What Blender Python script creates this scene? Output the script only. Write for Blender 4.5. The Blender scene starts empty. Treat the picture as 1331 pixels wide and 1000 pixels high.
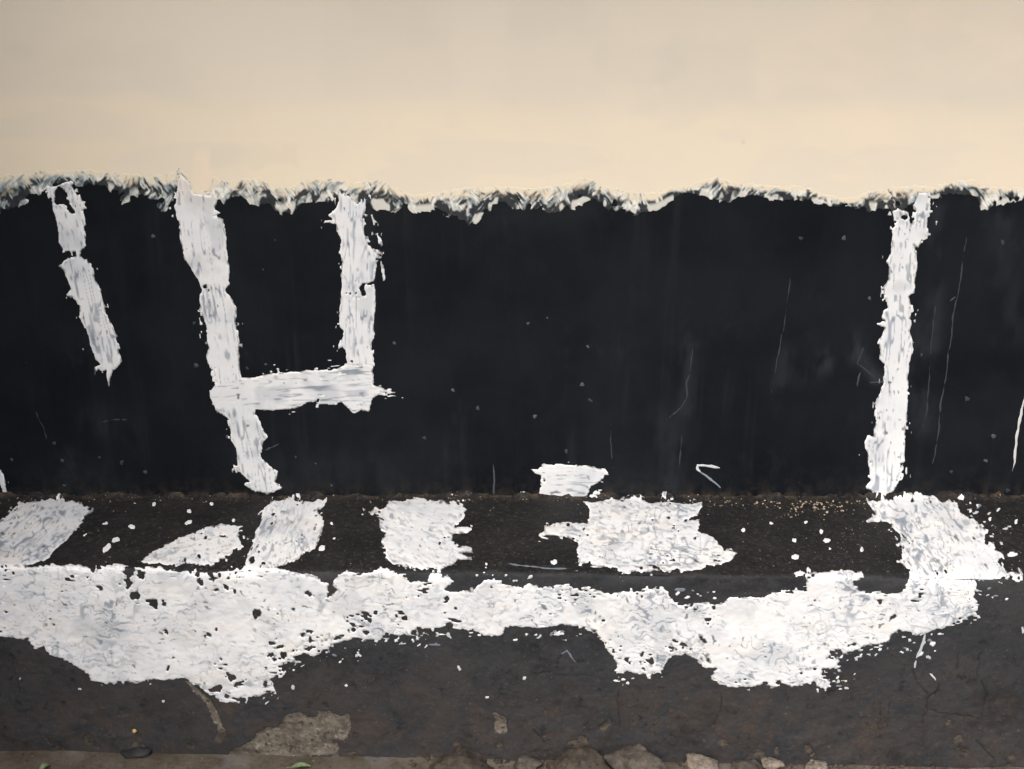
import bpy, math, random
import numpy as np

# ------------------------------------------------------------------ camera, sky, sun, exposure
scene = bpy.context.scene
COL = scene.collection
PITCH = math.radians(17.0)
CAM_H, CAM_D, FPX = 1.5, 2.353, 1294.0
cam_data = bpy.data.cameras.new("camera")
cam_data.sensor_width = 36.0
cam_data.lens = 36.0 * FPX / 1331.0
cam_data.clip_start, cam_data.clip_end = 0.05, 400.0
cam = bpy.data.objects.new("camera", cam_data)
COL.objects.link(cam)
cam.location = (0, -CAM_D, CAM_H)
cam.rotation_euler = (math.radians(90) - PITCH, 0, 0)
scene.camera = cam

SUN_EL, SUN_AZ = math.radians(50), math.radians(202)      # azimuth clockwise from +Y
world = bpy.data.worlds.new("World")
scene.world = world
world.use_nodes = True
wn = world.node_tree.nodes
sky = wn.new("ShaderNodeTexSky")
sky.sky_type = 'NISHITA'
sky.sun_disc = False
sky.sun_elevation, sky.sun_rotation = SUN_EL, SUN_AZ
sky.air_density, sky.dust_density, sky.ozone_density = 1.0, 4.0, 0.6
world.node_tree.links.new(sky.outputs[0], wn["Background"].inputs[0])
wn["Background"].inputs[1].default_value = 0.10

sun_data = bpy.data.lights.new("sun", 'SUN')
sun_data.energy = 1.5
sun_data.angle = math.radians(45)
sun_data.color = (1.0, 0.97, 0.93)
sun = bpy.data.objects.new("sun", sun_data)
COL.objects.link(sun)
sun.rotation_euler = (math.radians(90) - SUN_EL, 0, math.pi - SUN_AZ)
sun.location = (2, -4, 5)

vs = scene.view_settings
vs.view_transform, vs.look, vs.gamma, vs.use_curve_mapping = 'Standard', 'None', 1.0, False
vs.exposure = 0.93

rnd = random.Random(4)

# ------------------------------------------------------------------ numpy noise
_LAT = np.random.RandomState(11).rand(256, 256).astype(np.float64)

def vnoise(x, y, seed=0):
    x = np.asarray(x, float) + seed * 17.31
    y = np.asarray(y, float) + seed * 41.77
    xi, yi = np.floor(x).astype(int), np.floor(y).astype(int)
    fx, fy = x - xi, y - yi
    fx = fx * fx * fx * (fx * (fx * 6 - 15) + 10)
    fy = fy * fy * fy * (fy * (fy * 6 - 15) + 10)
    a = _LAT[yi & 255, xi & 255]; b = _LAT[yi & 255, (xi + 1) & 255]
    c = _LAT[(yi + 1) & 255, xi & 255]; d = _LAT[(yi + 1) & 255, (xi + 1) & 255]
    return (a * (1 - fx) + b * fx) * (1 - fy) + (c * (1 - fx) + d * fx) * fy

def fbm(x, y, seed=0, octv=4, gain=0.5):
    s = 0; a = 1.0; t = 0
    for k in range(octv):
        ca, sa = math.cos(0.6 * k), math.sin(0.6 * k)
        s = s + a * vnoise((x * ca - y * sa) * 2 ** k, (x * sa + y * ca) * 2 ** k, seed + 3 * k)
        t += a; a *= gain
    return s / t

def sstep(a, b, x):
    t = np.clip((x - a) / (b - a), 0, 1)
    return t * t * (3 - 2 * t)

# ------------------------------------------------------------------ where the surfaces stand
ZT = 0.48                                   # height of the ledge
ROUND = 0.011

def depth(x):
    return 0.4105 + 0.024 * np.clip(x, -3, 3)

CS, SN = math.cos(PITCH), math.sin(PITCH)

def ray(px, py):
    u, v = (np.asarray(px, float) - 665.5) / FPX, (500.0 - np.asarray(py, float)) / FPX
    return u, CS + v * SN, -SN + v * CS

def px_wall(px, py):                        # -> x, z on the wall plane
    dx, dy, dz = ray(px, py)
    t = CAM_D / dy
    return dx * t, CAM_H + dz * t

def px_plinth(px, py):                      # -> x, s along the plinth profile
    dx, dy, dz = ray(px, py)
    t = (ZT - CAM_H) / np.minimum(dz, -1e-3)
    x1, y1 = dx * t, -CAM_D + dy * t
    on_top = -y1 < depth(x1)
    # front plane y = -0.4105 - 0.024 x
    t2 = (CAM_D - 0.4105) / (dy + 0.024 * dx)
    x2, z2 = dx * t2, CAM_H + dz * t2
    return np.where(on_top, x1, x2), np.where(on_top, -y1, depth(x2) + ZT - z2)

def px_ground(px, py, z=0.0):
    dx, dy, dz = ray(px, py)
    t = (z - CAM_H) / dz
    return dx * t, -CAM_D + dy * t

CROP = {'1': (0, 180, 3.915), '2': (0, 400, 3.915), '3': (300, 200, 3.915), '4': (300, 430, 3.915),
        '5': (1000, 200, 4.0), '6': (1000, 430, 4.0), '7': (640, 430, 3.915), '8': (640, 200, 3.915),
        'A': (0, 630, 3.915), 'B': (300, 630, 3.915), 'C': (640, 630, 3.915), 'D': (991, 630, 3.915),
        'E': (0, 800, 3.915), 'F': (300, 800, 3.915), 'G': (640, 800, 3.915), 'H': (991, 800, 3.915),
        'P': (280, 870, 6.05), 'Q': (580, 900, 6.655)}

def cr(k, *pts):
    ox, oy, s = CROP[k]
    return [(ox + p[0] / s, oy + p[1] / s) for p in pts]

# ------------------------------------------------------------------ distance fields
def poly_sdf(P, X, Y):
    P = np.array(P, float)
    d2 = np.full(X.shape, 1e9)
    ins = np.zeros(X.shape, bool)
    n = len(P)
    for i in range(n):
        ax, ay = P[i]; bx, by = P[(i + 1) % n]
        ex, ey = bx - ax, by - ay
        L = ex * ex + ey * ey + 1e-12
        t = np.clip(((X - ax) * ex + (Y - ay) * ey) / L, 0, 1)
        d2 = np.minimum(d2, (X - ax - t * ex) ** 2 + (Y - ay - t * ey) ** 2)
        if ay != by:
            c = ((ay > Y) != (by > Y)) & (X < (Y - ay) / (by - ay) * ex + ax)
            ins ^= c
    return np.where(ins, 1, -1) * np.sqrt(d2)

def line_dist(P, X, Y):
    d = np.full(X.shape, 1e9); tt = np.zeros(X.shape)
    n = len(P) - 1
    for i in range(n):
        ax, ay = P[i]; bx, by = P[i + 1]
        ex, ey = bx - ax, by - ay
        t = np.clip(((X - ax) * ex + (Y - ay) * ey) / (ex * ex + ey * ey + 1e-12), 0, 1)
        q = np.hypot(X - ax - t * ex, Y - ay - t * ey)
        tt = np.where(q < d, (i + t) / n, tt); d = np.minimum(d, q)
    return d, tt

# ------------------------------------------------------------------ relief of the masonry (metres, along the normal)
BARE = cr('P', (85, 690), (110, 655), (180, 615), (240, 590), (330, 510), (400, 468), (500, 450), (535, 420), (540, 370), (600, 350), (660, 340), (720, 382),
          (800, 372), (810, 335), (900, 340), (985, 368), (1045, 350), (1070, 440), (1045, 520), (1000, 560), (900, 545), (930, 600), (955, 672), (860, 672), (760, 680), (735, 715), (560, 730), (300, 730), (85, 720))
BARE_CHIP = cr('Q', (405, 185), (430, 180), (520, 230), (515, 300), (532, 340), (500, 357), (440, 352), (418, 310), (425, 250))
BARE_STREAK = cr('E', (925, 330), (960, 340), (1010, 385), (1065, 430), (1100, 490), (1135, 560), (1118, 572), (1085, 550), (1065, 500), (1050, 460), (1000, 405))
CRACKS = [(cr('H', (905, 350), (880, 390), (845, 430), (832, 490), (820, 555)), 1.5),
          (cr('H', (760, 270), (790, 340), (850, 410)), 1.0),
          (cr('H', (860, 485), (960, 500), (1110, 522)), 1.0),
          (cr('H', (1122, 340), (1142, 400), (1125, 470), (1115, 522)), 1.1),
          (cr('H', (1000, 190), (995, 280)), 0.9),
          (cr('H', (1110, 190), (1105, 240), (1095, 300)), 1.2),
          (cr('H', (1090, 640), (1180, 730)), 1.2),
          (cr('H', (600, 440), (605, 490), (590, 570)), 1.0),
          (cr('H', (650, 440), (640, 500)), 1.0),
          (cr('G', (645, 370), (640, 470), (655, 570)), 1.0),
          (cr('G', (200, 290), (330, 300), (420, 310), (560, 285)), 0.9),
          (cr('G', (345, 200), (325, 270)), 0.9),
          (cr('G', (205, 580), (260, 640)), 1.3),
          (cr('G', (1165, 400), (1160, 480), (1135, 560)), 0.8),
          (cr('E', (60, 200), (85, 300), (110, 400)), 0.9)]

def to_xs(P):
    P = np.array(P, float)
    x, s = px_plinth(P[:, 0], P[:, 1])
    return np.stack([x, s], 1)

_BARE_XS = [to_xs(BARE), to_xs(BARE_CHIP), to_xs(BARE_STREAK)]
_CRACK_XS = [(to_xs(p), w * 0.0016) for p, w in CRACKS]

def wall_disp(x, z):
    return 0.005 * (fbm(x * 1.1, z * 1.1, 1, 3) - 0.5) + 0.0011 * (fbm(x * 7, z * 7, 2, 3) - 0.5)

def bare_field(x, s):
    """metres inside the places where the black skin has come off"""
    f = np.full(np.shape(x), -1.0)
    near = (s > 0.55)
    if near.any():
        xs, ss = x[near], s[near]
        g = np.full(xs.shape, -1.0)
        for P in _BARE_XS:
            g = np.maximum(g, poly_sdf(P, xs, ss))
        g += 0.007 * (fbm(xs * 90, ss * 90, 31, 3) - 0.5)
        # small knocks along the foot of the face
        k = fbm(xs * 26, ss * 26, 8, 3) - 0.5
        foot = sstep(0.30, 0.45, ss - depth(xs))
        g = np.maximum(g, (k - 0.43 + 0.19 * foot) * 0.05)
        f[near] = g
    return f

def crack_field(x, s):
    c = np.zeros(np.shape(x))
    jit = 0.012 * (fbm(x * 60, s * 60, 21, 3) - 0.5)
    for P, w in _CRACK_XS:
        lo, hi = P.min(0) - 0.02, P.max(0) + 0.02
        m = (x > lo[0]) & (x < hi[0]) & (s > lo[1]) & (s < hi[1])
        if m.any():
            d, _ = line_dist(P, x[m] + jit[m], s[m] + jit[m])
            c[m] = np.maximum(c[m], np.exp(-(d / w) ** 2))
    return c

def plinth_disp(x, s):
    x = np.asarray(x, float); s = np.asarray(s, float)
    e = s - depth(x)
    d = 0.007 * (fbm(x * 2.3, s * 2.3, 4, 3) - 0.5) + 0.003 * (fbm(x * 14, s * 14, 5, 3) - 0.5)
    d += 0.0016 * (fbm(x * 60, s * 60, 6, 2) - 0.5)
    d -= 0.010 * np.exp(-(e / 0.014) ** 2) * sstep(0.50, 0.72, fbm(x * 9, s * 3, 7, 3))       # worn arris
    foot = sstep(0.24, 0.46, e)
    d += foot * 0.012 * (fbm(x * 11, s * 11, 9, 4) - 0.5)
    d -= 0.0045 * sstep(-0.002, 0.004, bare_field(x, s))
    d -= 0.0020 * crack_field(x, s) * sstep(0.35, 0.6, fbm(x * 40, s * 40, 22, 2))
    d += (0.003 + 0.012 * sstep(0.35, 0.75, fbm(x * 28, x * 0 + 3.3, 23, 4))) * np.exp(-(s / (0.009 + 0.010 * vnoise(x * 17, x * 0 + 1.7, 24))) ** 2)                                                # fillet against the wall
    return d

def plinth_frame(x, s):
    """position on the smooth profile and its normal"""
    dd = depth(x); e = s - dd
    y = np.where(e < 0, -s, -dd); z = np.where(e < 0, ZT, ZT - e)
    u = np.clip((e / ROUND + 1) / 2, 0, 1)
    b0, b1, b2 = (1 - u) ** 2, 2 * u * (1 - u), u * u
    inr = np.abs(e) < ROUND
    y = np.where(inr, b0 * -(dd - ROUND) + b1 * -dd + b2 * -dd, y)
    z = np.where(inr, b0 * ZT + b1 * ZT + b2 * (ZT - ROUND), z)
    ny, nz = -u, 1 - u
    L = np.hypot(ny, nz)
    return y, z, ny / L, nz / L

def plinth_point(x, s, h=0.0):
    y, z, ny, nz = plinth_frame(x, s)
    k = plinth_disp(x, s) + h
    return np.stack([x, y + ny * k, z + nz * k], -1)

def wall_point(x, z, h=0.0):
    return np.stack([x, -(wall_disp(x, z) + h), z], -1)

# ------------------------------------------------------------------ mesh makers
def raw_mesh(name, verts, quads, attrs=None, smooth=True, tris=None):
    me = bpy.data.meshes.new(name)
    me.vertices.add(len(verts))
    me.vertices.foreach_set("co", np.ascontiguousarray(verts, dtype=np.float32).ravel())
    n = len(quads)
    me.loops.add(n * 4)
    me.loops.foreach_set("vertex_index", np.ascontiguousarray(quads, dtype=np.int32).ravel())
    me.polygons.add(n)
    me.polygons.foreach_set("loop_start", np.arange(0, n * 4, 4, dtype=np.int32))
    if smooth:
        me.polygons.foreach_set("use_smooth", np.ones(n, bool))
    me.update(calc_edges=True)
    for k, a in (attrs or {}).items():
        at = me.attributes.new(k, 'FLOAT', 'POINT')
        at.data.foreach_set("value", np.ascontiguousarray(a, dtype=np.float32).ravel())
    return me

def grid_quads(ny, nx):
    i = np.arange(ny * nx).reshape(ny, nx)
    return np.stack([i[:-1, :-1], i[1:, :-1], i[1:, 1:], i[:-1, 1:]], -1).reshape(-1, 4)

def link(name, me, mat, parent=None, **props):
    o = bpy.data.objects.new(name, me)
    COL.objects.link(o)
    if mat: me.materials.append(mat)
    if parent: o.parent = parent
    for k, v in props.items(): o[k] = v
    return o

def empty(name, label, cat, loc=(0, 0, 0), group=None):
    o = bpy.data.objects.new(name, None)
    COL.objects.link(o); o.location = loc
    o['label'], o['category'] = label, cat
    if group: o['group'] = group
    return o

def spaced(*segs):
    """grid lines: (start, stop, step) runs joined"""
    out = []
    for a, b, st in segs:
        n = max(1, int(round(abs(b - a) / st)))
        out.append(np.linspace(a, b, n, endpoint=False))
    out.append([segs[-1][1]])
    return np.concatenate(out)

def box_mesh(name, x0, x1, y0, y1, z0, z1):
    v = [(x, y, z) for z in (z0, z1) for y in (y0, y1) for x in (x0, x1)]
    q = [(0, 2, 3, 1), (4, 5, 7, 6), (0, 1, 5, 4), (2, 6, 7, 3), (0, 4, 6, 2), (1, 3, 7, 5)]
    return raw_mesh(name, np.array(v), np.array(q), smooth=False)

# ------------------------------------------------------------------ materials
class NT:
    def __init__(self, name, rough=0.6, spec=0.3):
        self.m = bpy.data.materials.new(name); self.m.use_nodes = True
        self.t = self.m.node_tree; self.n = self.t.nodes; self.b = self.n["Principled BSDF"]
        self.b.inputs["Roughness"].default_value = rough
        self.b.inputs["Specular IOR Level"].default_value = spec
        self.co = self.n.new("ShaderNodeTexCoord").outputs["Object"]
    def L(self, a, b): self.t.links.new(a, b)
    def noise(self, scale, detail=4, rough=0.55, stretch=None, lo=None, hi=None, dist=0.0):
        n = self.n.new("ShaderNodeTexNoise")
        n.inputs["Scale"].default_value, n.inputs["Detail"].default_value = scale, detail
        n.inputs["Roughness"].default_value, n.inputs["Distortion"].default_value = rough, dist
        if stretch:
            mp = self.n.new("ShaderNodeMapping"); mp.inputs["Scale"].default_value = stretch
            self.L(self.co, mp.inputs[0]); self.L(mp.outputs[0], n.inputs["Vector"])
        else:
            self.L(self.co, n.inputs["Vector"])
        return n.outputs[0] if lo is None else self.rng(n.outputs[0], lo, hi)
    def vor(self, scale, lo, hi, feature='F1'):
        n = self.n.new("ShaderNodeTexVoronoi"); n.feature = feature
        n.inputs["Scale"].default_value = scale; self.L(self.co, n.inputs["Vector"])
        return self.rng(n.outputs["Distance"], lo, hi)
    def rng(self, s, lo, hi, a=0.0, b=1.0):
        r = self.n.new("ShaderNodeMapRange"); r.interpolation_type = 'SMOOTHSTEP'
        for i, v in enumerate((lo, hi, a, b)): r.inputs[i + 1].default_value = v
        self.L(s, r.inputs[0]); return r.outputs[0]
    def attr(self, name):
        a = self.n.new("ShaderNodeAttribute"); a.attribute_name = name; return a.outputs["Fac"]
    def mul(self, a, b, op='MULTIPLY'):
        m = self.n.new("ShaderNodeMath"); m.operation = op
        for i, v in enumerate((a, b)):
            if isinstance(v, (int, float)): m.inputs[i].default_value = v
            else: self.L(v, m.inputs[i])
        return m.outputs[0]
    def mix(self, f, a, b):
        m = self.n.new("ShaderNodeMix"); m.data_type = 'RGBA'
        if isinstance(f, (int, float)): m.inputs[0].default_value = f
        else: self.L(f, m.inputs[0])
        for i, v in ((6, a), (7, b)):
            if isinstance(v, tuple): m.inputs[i].default_value = (*v, 1)
            else: self.L(v, m.inputs[i])
        return m.outputs[2]
    def color(self, c):
        if isinstance(c, tuple): self.b.inputs["Base Color"].default_value = (*c, 1)
        else: self.L(c, self.b.inputs["Base Color"])
    def rough(self, s, a, b):
        self.L(self.rng(s, 0.3, 0.7, a, b), self.b.inputs["Roughness"])
    def bump(self, h, dist=0.001, strength=1.0):
        b = self.n.new("ShaderNodeBump"); b.inputs["Strength"].default_value = strength
        b.inputs["Distance"].default_value = dist
        self.L(h, b.inputs["Height"]); self.L(b.outputs[0], self.b.inputs["Normal"])

def mat_black_paint():
    k = NT("black_wall_paint", 0.5, 0.10)
    c = k.mix(k.noise(2.6, 6, 0.65, None, 0.36, 0.66), (0.0050, 0.0063, 0.0086), (0.0092, 0.0112, 0.0140))
    st = k.mul(k.noise(22, 5, 0.65, (1, 1, 0.05), 0.50, 0.74), k.noise(1.7, 3, 0.6, None, 0.42, 0.62))
    c = k.mix(k.mul(st, 0.3), c, (0.032, 0.037, 0.042))
    c = k.mix(k.mul(k.noise(5, 7, 0.75, (1, 1, 0.6), 0.56, 0.76), 0.30), c, (0.036, 0.042, 0.047))
    c = k.mix(k.mul(k.noise(130, 4, 0.7, None, 0.60, 0.78), 0.30), c, (0.045, 0.05, 0.055))
    c = k.mix(k.attr('scuff'), c, (0.045, 0.052, 0.058))
    c = k.mix(k.mul(k.attr('dust'), k.noise(30, 4, 0.7, None, 0.40, 0.66)), c, (0.050, 0.041, 0.033))
    k.color(c)
    k.rough(k.noise(4, 5), 0.36, 0.62)
    k.bump(k.noise(50, 6, 0.6, (1, 1, 0.35)), 0.0016, 0.5)
    return k.m

def mat_cream():
    k = NT("cream_wall_paint", 0.62, 0.2)
    c = k.mix(k.attr('warm'), (0.665, 0.603, 0.505), (0.735, 0.645, 0.50))
    c = k.mix(k.mul(k.noise(2.2, 4, 0.6, None, 0.36, 0.66), 0.40), c, (0.675, 0.615, 0.515))
    c = k.mix(k.mul(k.attr('pink'), 0.85), c, (0.755, 0.645, 0.50))
    c = k.mix(k.mul(k.attr('dingy'), 0.42), c, (0.575, 0.535, 0.45))
    c = k.mix(k.mul(k.noise(19, 5, 0.65, None, 0.54, 0.80), 0.10), c, (0.56, 0.50, 0.40))
    k.color(c)
    k.bump(k.noise(34, 7, 0.6), 0.0014, 0.22)
    return k.m

def mat_fringe():
    k = NT("thin_dragged_paint", 0.6, 0.2)
    c = k.mix(k.attr('thin'), (0.74, 0.73, 0.66), (0.20, 0.255, 0.28))
    c = k.mix(k.attr('grime'), c, (0.013, 0.016, 0.020))
    c = k.mix(k.attr('cream'), c, (0.71, 0.63, 0.485))
    k.color(c)
    k.bump(k.noise(300, 3), 0.0006, 0.3)
    return k.m

def mat_white():
    k = NT("white_brush_paint", 0.5, 0.3)
    base = k.mix(k.noise(8, 4, 0.6, None, 0.38, 0.64), (0.765, 0.770, 0.765), (0.690, 0.708, 0.728))
    base = k.mix(k.mul(k.attr('warm'), 0.5), base, (0.77, 0.705, 0.63))
    c = k.mix(k.attr('thin'), base, (0.22, 0.255, 0.30))
    c = k.mix(k.attr('grime'), c, (0.020, 0.022, 0.025))
    k.color(c)
    k.bump(k.noise(240, 4, 0.6), 0.0007, 0.35)
    return k.m

def mat_ledge():
    k = NT("tarry_ledge", 0.7, 0.16)
    c = k.mix(k.noise(9, 5, 0.65, None, 0.34, 0.68), (0.0130, 0.0134, 0.0144), (0.0235, 0.0232, 0.0232))
    c = k.mix(k.mul(k.noise(105, 4, 0.75, None, 0.52, 0.68), 0.75), c, (0.066, 0.058, 0.050))
    c = k.mix(k.mul(k.noise(150, 3, 0.75, None, 0.62, 0.72), 0.8), c, (0.22, 0.195, 0.16))
    c = k.mix(k.mul(k.noise(95, 3, 0.7, None, 0.60, 0.44), 0.5), c, (0.007, 0.007, 0.008))
    # smooth painted face below the arris
    f = k.mix(k.noise(7, 6, 0.7, None, 0.36, 0.64), (0.0270, 0.0300, 0.0345), (0.0390, 0.0395, 0.0415))
    f = k.mix(k.mul(k.attr('dust'), k.noise(11, 6, 0.75, None, 0.34, 0.74)), f, (0.064, 0.051, 0.043))
    f = k.mix(k.mul(k.noise(42, 6, 0.8, None, 0.58, 0.76), 0.6), f, (0.085, 0.070, 0.058))
    f = k.mix(k.mul(k.noise(5.5, 7, 0.75, None, 0.50, 0.64), 0.7), f, (0.017, 0.018, 0.021))
    f = k.mix(k.mul(k.noise(13, 7, 0.8, None, 0.54, 0.70), k.mul(k.attr('dust'), 0.75)), f, (0.078, 0.052, 0.036))
    f = k.mix(k.mul(k.noise(60, 5, 0.75, None, 0.60, 0.74), k.mul(k.attr('dust'), 0.8)), f, (0.15, 0.085, 0.048))
    f = k.mix(k.mul(k.noise(150, 3, 0.7, None, 0.66, 0.74), 0.7), f, (0.20, 0.17, 0.14))
    f = k.mix(k.mul(k.noise(33, 5, 0.7, None, 0.44, 0.30), 0.75), f, (0.013, 0.014, 0.016))
    f = k.mix(k.mul(k.noise(110, 4, 0.75, None, 0.55, 0.72), 0.5), f, (0.080, 0.071, 0.064))
    c = k.mix(k.attr('face'), c, f)
    c = k.mix(k.mul(k.attr('crack'), 0.6), c, (0.010, 0.008, 0.007))
    c = k.mix(k.mul(k.attr('joint'), k.noise(38, 5, 0.75, None, 0.44, 0.66)), c, (0.075, 0.056, 0.040))
    k.color(c)
    h = k.mix(k.attr('face'), k.noise(150, 5, 0.7), k.noise(70, 6, 0.7))
    k.bump(h, 0.0035, 0.75)
    return k.m

def mat_bare():
    k = NT("bare_concrete", 0.85, 0.15)
    c = k.mix(k.noise(24, 6, 0.7, None, 0.34, 0.66), (0.085, 0.073, 0.060), (0.185, 0.160, 0.130))
    c = k.mix(k.mul(k.noise(75, 4, 0.7, None, 0.55, 0.72), 0.8), c, (0.34, 0.31, 0.27))
    c = k.mix(k.mul(k.noise(60, 4, 0.7, None, 0.46, 0.32), 0.8), c, (0.018, 0.016, 0.015))
    k.color(c)
    k.bump(k.noise(90, 6, 0.7), 0.006, 0.9)
    return k.m

def mat_ground():
    k = NT("dirt_ground", 0.9, 0.12)
    c = k.mix(k.noise(14, 6, 0.7, None, 0.34, 0.66), (0.075, 0.062, 0.045), (0.125, 0.105, 0.083))
    c = k.mix(k.mul(k.noise(8, 4, 0.6, None, 0.52, 0.68), 0.7), c, (0.15, 0.14, 0.13))
    c = k.mix(k.mul(k.noise(130, 4, 0.7, None, 0.60, 0.76), 0.6), c, (0.23, 0.19, 0.15))
    c = k.mix(k.mul(k.noise(90, 4, 0.7, None, 0.44, 0.30), 0.7), c, (0.028, 0.023, 0.018))
    k.color(c)
    k.bump(k.noise(110, 6, 0.7), 0.005, 0.8)
    return k.m

def mat_stone(name, a, b):
    k = NT(name, 0.85, 0.15)
    c = k.mix(k.noise(30, 6, 0.7, None, 0.34, 0.66), a, b)
    c = k.mix(k.mul(k.noise(110, 4, 0.7, None, 0.60, 0.74), 0.7), c, tuple(min(1, v * 1.9) for v in b))
    c = k.mix(k.mul(k.noise(85, 4, 0.7, None, 0.44, 0.32), 0.7), c, tuple(v * 0.25 for v in a))
    k.color(c)
    k.bump(k.noise(130, 5, 0.7), 0.004, 0.8)
    return k.m

def mat_plain(name, a, b, scale=40, rough=0.7):
    k = NT(name, rough, 0.2)
    k.color(k.mix(k.noise(scale, 4, 0.6, None, 0.35, 0.65), a, b))
    k.bump(k.noise(scale * 5, 3), 0.001, 0.5)
    return k.m

M_BLACK, M_CREAM, M_FRINGE, M_WHITE = mat_black_paint(), mat_cream(), mat_fringe(), mat_white()
M_LEDGE, M_BARE, M_GROUND = mat_ledge(), mat_bare(), mat_ground()
M_STONE = mat_stone("brown_stone", (0.052, 0.045, 0.038), (0.115, 0.100, 0.083))
M_STONE_DARK = mat_stone("dark_stone", (0.040, 0.033, 0.027), (0.095, 0.078, 0.062))
M_STONE_PALE = mat_stone("pale_stone", (0.12, 0.10, 0.08), (0.27, 0.23, 0.19))
M_GRIT = mat_plain("beige_grit", (0.20, 0.155, 0.105), (0.42, 0.34, 0.25), 60)
M_LEAF = mat_plain("green_leaf", (0.10, 0.15, 0.075), (0.20, 0.27, 0.14), 60, 0.55)
M_TAR = mat_plain("tar_lump", (0.014, 0.014, 0.015), (0.035, 0.033, 0.032), 40)

# ------------------------------------------------------------------ ground
def ground_z(x, y):
    near = np.exp(-((y + 0.45) / 0.5) ** 2) * (np.abs(x) < 4)
    z = 0.012 * (fbm(x * 3, y * 3, 51, 3) - 0.5) + 0.006 * (fbm(x * 22, y * 22, 52, 4) - 0.5)
    return z * (0.35 + 0.65 * near)

gx = spaced((-90, -4, 8.0), (-4, -1.4, 0.05), (-1.4, 1.4, 0.0045), (1.4, 4, 0.05), (4, 90, 8.0))
gy = spaced((-90, -4, 8.0), (-4, -0.78, 0.05), (-0.78, -0.36, 0.0045), (-0.36, 1, 0.1), (1, 60, 8.0))
GX, GY = np.meshgrid(gx, gy)
gv = np.stack([GX, GY, ground_z(GX, GY)], -1).reshape(-1, 3)
link("ground", raw_mesh("ground", gv, grid_quads(len(gy), len(gx))[:, ::-1]), M_GROUND, kind="structure")

# ------------------------------------------------------------------ the wall
WX, WTOP = 3.6, 2.7
wall = empty("painted_wall", "tall plastered wall, cream above a ragged line and glossy black below, with white brush marks", "wall")
link("masonry", box_mesh("masonry", -WX, WX, 0.012, 0.26, 0.0, WTOP), M_CREAM, wall)
xs = spaced((-WX, -1.36, 0.05), (-1.36, 1.36, 0.0042), (1.36, WX, 0.05))
zs = spaced((ZT - 0.03, ZT + 0.03, 0.003), (ZT + 0.03, 1.47, 0.0045))
X, Z = np.meshgrid(xs, zs)
dust = np.exp(-np.clip(Z - ZT, 0, 9) / 0.012) + 0.18 * np.exp(-np.clip(Z - ZT, 0, 9) / 0.07)
scuff = np.zeros(X.shape)
for P, wd, st_ in ((cr('6', (300, 110), (450, 60)), 16, 0.35), (cr('6', (200, 230), (400, 120)), 14, 0.35), (cr('6', (470, 120), (520, 210), (560, 250)), 9, 0.6), (cr('6', (770, 0), (800, 500)), 16, 0.35), (cr('5', (880, 300), (850, 1000)), 12, 0.35),
                   (cr('5', (1200, 250), (1230, 900)), 26, 0.22), (cr('7', (1000, 100), (980, 400)), 12, 0.35), (cr('7', (900, 500), (940, 800)), 26, 0.25), (cr('4', (100, 640), (800, 720)), 30, 0.14), (cr('2', (450, 560), (700, 640)), 22, 0.2), (cr('8', (0, 330), (500, 300)), 18, 0.12), (cr('6', (80, 120), (60, 260)), 16, 0.3)):
    q = np.array(P); wx_, wz_ = px_wall(q[:, 0], q[:, 1])
    d, _ = line_dist(np.stack([wx_, wz_], 1), X, Z)
    scuff += st_ * np.exp(-(d / (wd * 0.0019)) ** 2)
scuff *= sstep(0.3, 0.7, fbm(X * 30, Z * 12, 151, 4)) * 0.75
link("black_dado", raw_mesh("black_dado", wall_point(X, Z).reshape(-1, 3), grid_quads(*X.shape), {'dust': np.clip(dust, 0, 1), 'scuff': np.clip(scuff, 0, 1)}), M_BLACK, wall,
     label="black painted lower part of the wall")

link("shade_slab", box_mesh("shade_slab", -WX, WX, -0.85, 0.30, WTOP, WTOP + 0.12), M_CREAM, wall)  # added overhang, out of view, shades the upper part of the wall
link("shade_wall", box_mesh("shade_wall", -1.97, -1.73, -2.5, -0.004, -0.02, WTOP), M_GROUND, wall)  # added blocker beyond the left edge of view, darkens the wall's left side

# where cream stops and where black starts, photograph columns -> rows
def curve(*runs):
    pts = []
    for k, ps in runs: pts += cr(k, *ps)
    pts.sort()
    a = np.array(pts)
    return a[:, 0], a[:, 1]

CX, CY = curve(('1', [(-400, 205), (0, 215), (100, 200), (200, 190), (370, 180), (500, 185), (700, 205), (800, 205), (880, 200), (912, 172), (935, 195), (965, 225), (990, 278), (1070, 285), (1082, 220), (1150, 240), (1176, 235)]),
               ('3', [(10, 182), (50, 150), (160, 150), (220, 195), (330, 180), (400, 145), (470, 150), (550, 150), (620, 170), (750, 150), (830, 190), (930, 230), (1050, 220), (1100, 205), (1200, 190), (1320, 190)]),
               ('8', [(10, 185), (120, 195), (200, 195), (300, 180), (400, 170), (440, 140), (490, 145), (560, 180), (700, 210), (780, 225), (850, 215), (900, 190), (1000, 180), (1090, 150), (1140, 132), (1200, 160), (1331, 170)]),
               ('5', [(0, 190), (100, 190), (200, 185), (260, 220), (330, 240), (450, 250), (520, 215), (620, 195), (700, 190), (800, 190), (860, 195), (950, 160), (1060, 155), (1100, 190), (1180, 200), (1260, 195), (1324, 200), (1700, 195)]))
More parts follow.
